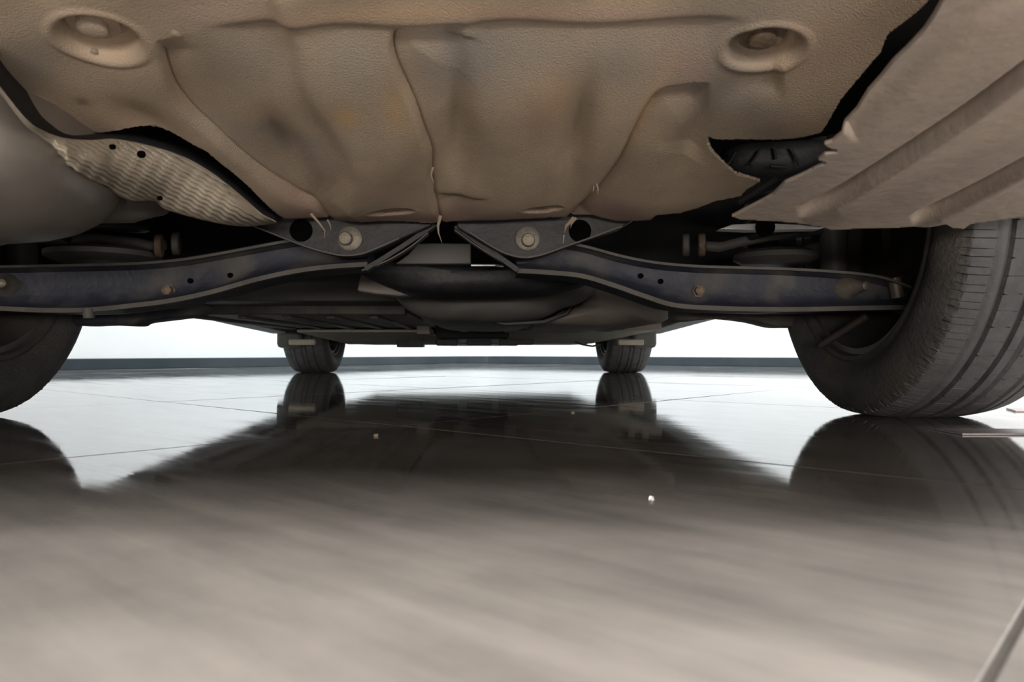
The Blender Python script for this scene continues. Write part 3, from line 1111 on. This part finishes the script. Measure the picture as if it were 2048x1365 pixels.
# ---- trailing arms that show below the control arms
pillow('trailing_arm', [(140, 600), (300, 600), (400, 606), (402, 624), (385, 632), (340, 638), (284, 645), (266, 652), (212, 650), (140, 648)], 1.42, 0.05, M['arm'], car, 0.012, 40, 4)
pillow('trailing_arm', [(1350, 606), (1480, 604), (1600, 604), (1598, 650), (1580, 655), (1548, 654), (1500, 643), (1430, 636), (1395, 641), (1352, 640)], 1.42, 0.05, M['armlip'], car, 0.012, 44, 4)
tube('tie_rod', [W(1640, 692, 1.30), W(1735, 632, 1.24)], 0.007, M['disc'], car, 12)

# ---- subframe beam, tank and pipes in the middle
beam = pillow('subframe_beam', [(715, 545), (740, 520), (800, 528), (900, 530), (1000, 532), (1090, 525), (1190, 545), (1192, 556), (1150, 570), (1090, 582), (1000, 586), (900, 587), (820, 584), (770, 568)], 1.30, 0.16, M['frame'], car, 0.03, 56)
plate('beam_bracket', [(722, 545), (790, 560), (830, 570), (880, 582), (850, 588), (800, 592), (755, 588), (714, 582)], 1.46, 0.06, M['tank'], car, 0.003)
plate('hanger_plate', [(836, 487), (868, 486), (942, 487), (942, 528), (790, 528), (815, 510)], 1.27, 0.03, M['tank2'], car, 0.002)
tube('brake_line', [W(942, 531, 1.24), W(990, 531, 1.24), W(1005, 533, 1.26)], 0.0022, M['alu'], car, 10)
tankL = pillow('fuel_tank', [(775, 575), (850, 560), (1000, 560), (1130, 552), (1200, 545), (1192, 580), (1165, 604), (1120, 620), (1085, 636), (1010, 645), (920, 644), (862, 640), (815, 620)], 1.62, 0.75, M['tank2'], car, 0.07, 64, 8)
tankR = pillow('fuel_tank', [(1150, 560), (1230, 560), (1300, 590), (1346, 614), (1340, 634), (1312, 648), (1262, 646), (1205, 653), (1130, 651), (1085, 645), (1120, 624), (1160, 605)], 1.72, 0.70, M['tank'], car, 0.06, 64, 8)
tankL['label'] = 'dark rounded fuel tank lobe in the middle'
tankR['label'] = 'grey-brown fuel tank lobe beside the control arm'
plate('cable_duct', [(965, 640), (1010, 645), (1085, 640), (1130, 625), (1145, 612), (1135, 630), (1090, 648), (1010, 652)], 1.70, 0.05, M['frame'], car, 0.002)


# ---- floor pans and trays (horizontal sheets at their real height)
def slab(name, x0, x1, y0, y1, z0, z1, m, parent=None, bevel=0.004):
    v, f = boxgeo((x0 + x1) / 2, (y0 + y1) / 2, (z0 + z1) / 2, x1 - x0, y1 - y0, z1 - z0)
    return mk(name, v, f, m, parent or car, True, bevel)


slab('floor_pan', -0.86, 0.86, 0.40, 1.62, 0.500, 0.52, M['void'])
slab('floor_pan', -0.86, 0.86, 1.55, 4.55, 0.300, 0.52, M['void'])
slab('tub_wall', -0.64, 0.64, 1.50, 1.56, 0.27, 0.51, M['void'])

# ribbed tray on the left
tl = slab('ribbed_tray', -0.76, -0.12, 1.95, 3.15, 0.206, 0.222, M['undertray'])
for x in (-0.70, -0.58, -0.46, -0.34, -0.22):
    slab('rib', x - 0.012, x + 0.012, 2.05, 3.05, 0.197, 0.208, M['tank2'], tl, 0.004)
slab('tray_edge', -0.76, -0.12, 1.93, 1.97, 0.203, 0.232, M['armlip'], tl)
slab('tray_edge', -0.75, -0.10, 3.10, 3.17, 0.185, 0.21, M['void'], tl)
fr = slab('floor_beam', -0.86, -0.10, 1.75, 1.95, 0.225, 0.30, M['tank2'])
# engine guards: sheets that drop towards the front
def guard(name, x0, x1, xf0, xf1, y0, z0, y1, z1, m):
    V = [(x0, y0, z0), (x1, y0, z0), (xf1, y1, z1), (xf0, y1, z1)]
    V += [(x, y, z + 0.012) for x, y, z in V]
    return mk(name, V, [(0, 1, 2, 3), (7, 6, 5, 4), (0, 4, 5, 1), (1, 5, 6, 2), (2, 6, 7, 3), (3, 7, 4, 0)], m, car, True, 0.004)


guard('engine_guard', -0.68, -0.13, -0.64, -0.13, 3.02, 0.186, 3.90, 0.146, M['light_tray'])['label'] = 'pale dusty guard panel'
tr = guard('engine_guard', 0.16, 0.76, 0.16, 0.64, 2.95, 0.190, 3.90, 0.150, M['light_tray'])
guard('engine_guard', -0.14, 0.17, -0.14, 0.17, 3.12, 0.172, 4.4, 0.142, M['tank'])
guard('engine_guard', -0.62, 0.62, -0.60, 0.60, 3.88, 0.147, 4.60, 0.150, M['undertray'])
edge = slab('tray_edge', 0.16, 0.78, 2.90, 2.96, 0.192, 0.226, M['tank'], tr)
for x in (0.21, 0.34, 0.46, 0.60):
    slab('slot', x - 0.028, x + 0.028, 2.894, 2.904, 0.194, 0.201, M['hole'], tr, 0.001)
slab('engine_block', -0.62, 0.62, 3.60, 4.50, 0.17, 0.40, M['void'])
for (x, s_, z, y) in ((-0.27, 0.060, 0.128, 3.45), (-0.10, 0.05, 0.136, 3.5), (0.05, 0.06, 0.139, 3.6), (0.19, 0.045, 0.136, 3.5), (0.27, 0.04, 0.140, 3.5)):
    slab('skid_block', x - s_, x + s_, y, y + 0.12, z, 0.175, M['frame'])
# gearbox lower end with its round cover
lathe('gearbox_cover', W(928, 642, 3.0), (0, -1, 0), [(-0.05, 0.045), (0.0, 0.045), (0.006, 0.038), (0.008, 0.012)], M['tank'], car, 32)
slab('gearbox', -0.12, 0.18, 3.03, 3.4, 0.165, 0.30, M['void'])
for (x, y, w, h) in ((846, 658, 26, 22), (1020, 655, 22, 18), (1262, 650, 14, 12), (1290, 646, 14, 10)):
    a, b = W(x - w / 2, y - h / 2, 2.85), W(x + w / 2, y + h / 2, 2.85)
    slab('mount_block', a.x, b.x, 2.85, 2.95, b.z, a.z, M['tank'])
tube('cable_loop', [W(1150, 684, 3.3), W(1165, 690, 3.3), W(1185, 693, 3.3), W(1200, 690, 3.35)], 0.004, M['frame'], car, 8)

# ---- body: sills, skins, bumpers, cabin
for sx, nm in ((-1, 'left'), (1, 'right')):
    V, Fc = [], []
    st = [(1.62, 0.250), (1.9, 0.240), (2.4, 0.228), (2.9, 0.208), (3.40, 0.190), (3.46, 0.192)]
    for (y, z) in st:
        for (x, dz) in ((0.905, 0.16), (0.905, 0.03), (0.89, 0.0), (0.80, 0.0), (0.78, 0.03), (0.78, 0.16)):
            V.append((sx * x, y, z + dz))
    for i in range(len(st) - 1):
        for k in range(6):
            l = (k + 1) % 6
            Fc.append((i * 6 + k, i * 6 + l, (i + 1) * 6 + l, (i + 1) * 6 + k))
    Fc += [tuple(range(6)), tuple(30 + k for k in reversed(range(6)))]
    mk('sill', V, Fc, M['sill'], car, True, 0.004)
    # mudguard edge ahead of each front wheel's sill end
    slab('sill_cap', min(sx * 0.78, sx * 0.90), max(sx * 0.78, sx * 0.90), 3.50, 3.56, 0.125, 0.30, M['sill'], None, 0.02)
    slab('jacking_pad', min(sx * 0.70, sx * 0.82), max(sx * 0.70, sx * 0.82), 3.42, 3.46, 0.138, 0.165, M['light_tray'], None, 0.006)

    # side skin with wheel arches
    out = [(0.42, 0.44)]
    for (cy, zb, R) in ((RA, 0.36, 0.36), (FA, 0.33, 0.36)):
        for a in np.linspace(180, 0, 17):
            out.append((cy + R * math.cos(math.radians(a)), 0.3175 + max(R * math.sin(math.radians(a)), 0.02)))
        if cy == RA:
            out += [(1.62, 0.26), (3.46, 0.20)]
    out += [(4.30, 0.24), (4.62, 0.24), (4.66, 0.72), (0.40, 0.95)]
    V = [(sx * 0.905, y, z) for y, z in out] + [(sx * 0.925, y, z) for y, z in out]
    n = len(out)
    Fc = [tuple(range(n)), tuple(range(2 * n - 1, n - 1, -1))] + [(i, (i + 1) % n, (i + 1) % n + n, i + n) for i in range(n)]
    mk('side_panel', V, Fc, M['body'], car, True)
    # wheel housings
    for cy in (RA, FA):
        V, Fc = [], []
        arc = [(cy + 0.37 * math.cos(math.radians(a)), 0.3175 + 0.37 * math.sin(math.radians(a))) for a in np.linspace(185, -5, 20)]
        for y, z in arc:
            V += [(sx * 0.905, y, z), (sx * 0.64, y, z)]
        Fc = [(2 * i, 2 * i + 1, 2 * i + 3, 2 * i + 2) for i in range(len(arc) - 1)]
        o = open_sheet('wheel_housing', V, Fc, M['void'], car, 0.006)

# bumpers
for nm, sgn, y0, dep, z0, z1 in (('rear_bumper', -1, 0.20, 0.22, 0.43, 0.80), ('front_bumper', 1, 4.72, 0.20, 0.20, 0.68)):
    V, Fc = [], []
    xs = np.linspace(-1, 1, 33)
    zs = [z0, z0 + 0.03, (z0 + z1) / 2, z1]
    yo = [0.05, 0.01, 0.0, 0.03]
    for x in xs:
        bow = dep * abs(x) ** 3.5
        for z, e in zip(zs, yo):
            V.append((0.925 * x, y0 - sgn * (bow + e), z))
    for i in range(32):
        for k in range(3):
            Fc.append((i * 4 + k, i * 4 + k + 1, (i + 1) * 4 + k + 1, (i + 1) * 4 + k))
    open_sheet(nm, V, Fc, M['body'], car, 0.006)

# cabin, bonnet and tailgate
V, Fc = [], []
sec = [(0.42, 0.78, 0.90, 0.80), (0.50, 0.98, 0.90, 0.74), (0.95, 1.40, 0.91, 0.62), (1.6, 1.47, 0.92, 0.60), (2.4, 1.46, 0.92, 0.60), (2.95, 1.30, 0.92, 0.64), (3.55, 0.98, 0.92, 0.76), (4.3, 0.86, 0.91, 0.76), (4.62, 0.72, 0.88, 0.72)]
for (y, zt, wb, wt) in sec:
    for (x, z) in ((-wb, 0.54), (-wb, min(0.90, zt - 0.03)), (-wt, zt), (wt, zt), (wb, min(0.90, zt - 0.03)), (wb, 0.54)):
        V.append((x, y, z))
for i in range(len(sec) - 1):
    for k in range(6):
        l = (k + 1) % 6
        Fc.append((i * 6 + k, i * 6 + l, (i + 1) * 6 + l, (i + 1) * 6 + k))
Fc += [tuple(range(6)), tuple(len(V) - 6 + k for k in reversed(range(6)))]
mk('cabin', V, Fc, M['body'], car, True, 0.03, 3)

# ------------------------------------------------------------------ loose things on the floor
def floor_pt(px, py):
    d = ray(px, py)
    return CAM + d * (-CAM.z / d.z)


pts = [floor_pt(x, y) for x, y in ((1868, 861), (1925, 871), (2300, 871), (2300, 862))]
V = [p + Vector((0, 0, 0.0)) for p in pts] + [p + Vector((0, 0, 0.0025)) for p in pts]
st = mk('metal_strip', V, [(0, 1, 2, 3), (7, 6, 5, 4), (0, 4, 5, 1), (1, 5, 6, 2), (2, 6, 7, 3), (3, 7, 4, 0)], M['strip'], None, False, 0.0006)
tag(st, 'thin flat grey metal strip lying on the floor behind the treaded tyre', 'strip')
pts = [floor_pt(x, y) for x, y in ((2012, 819), (2030, 824), (2200, 826), (2200, 820))]
V = [p for p in pts] + [p + Vector((0, 0, 0.003)) for p in pts]
st2 = mk('metal_strip', V, [(0, 1, 2, 3), (7, 6, 5, 4), (0, 4, 5, 1), (1, 5, 6, 2), (2, 6, 7, 3), (3, 7, 4, 0)], M['strip'], None, False, 0.0006)
tag(st2, 'farther dark strip end on the bright floor at the picture edge right of the tyre', 'strip')


def scrap(px, py, s, label, m):
    c = floor_pt(px, py)
    V, n = [], 7
    for z, k in ((0.0, 1.0), (0.0022, 0.75)):
        for i in range(n):
            a = 2 * math.pi * i / n
            r = s * k * random.uniform(0.6, 1.1)
            V.append(c + Vector((r * math.cos(a) * 1.6, r * math.sin(a), z + random.uniform(0, 0.0008) * (z > 0))))
    Fc = [tuple(range(n)), tuple(range(2 * n - 1, n - 1, -1))] + [(i, (i + 1) % n, (i + 1) % n + n, i + n) for i in range(n)]
    o = mk('foil_scrap', V, Fc, m, None, False)
    return tag(o, label, 'scrap')


scrap(1303, 1001, 0.0014, 'tiny shiny scrap casting a dark smear on the near tile, brightest of the scraps', M['chip'])
scrap(752, 873, 0.0022, 'tiny pale flake on the dark reflection below the left front tyre', M['fibre'])
scrap(1145, 827, 0.0026, 'tiny pale flake beside the tile joint below the right front tyre', M['fibre'])
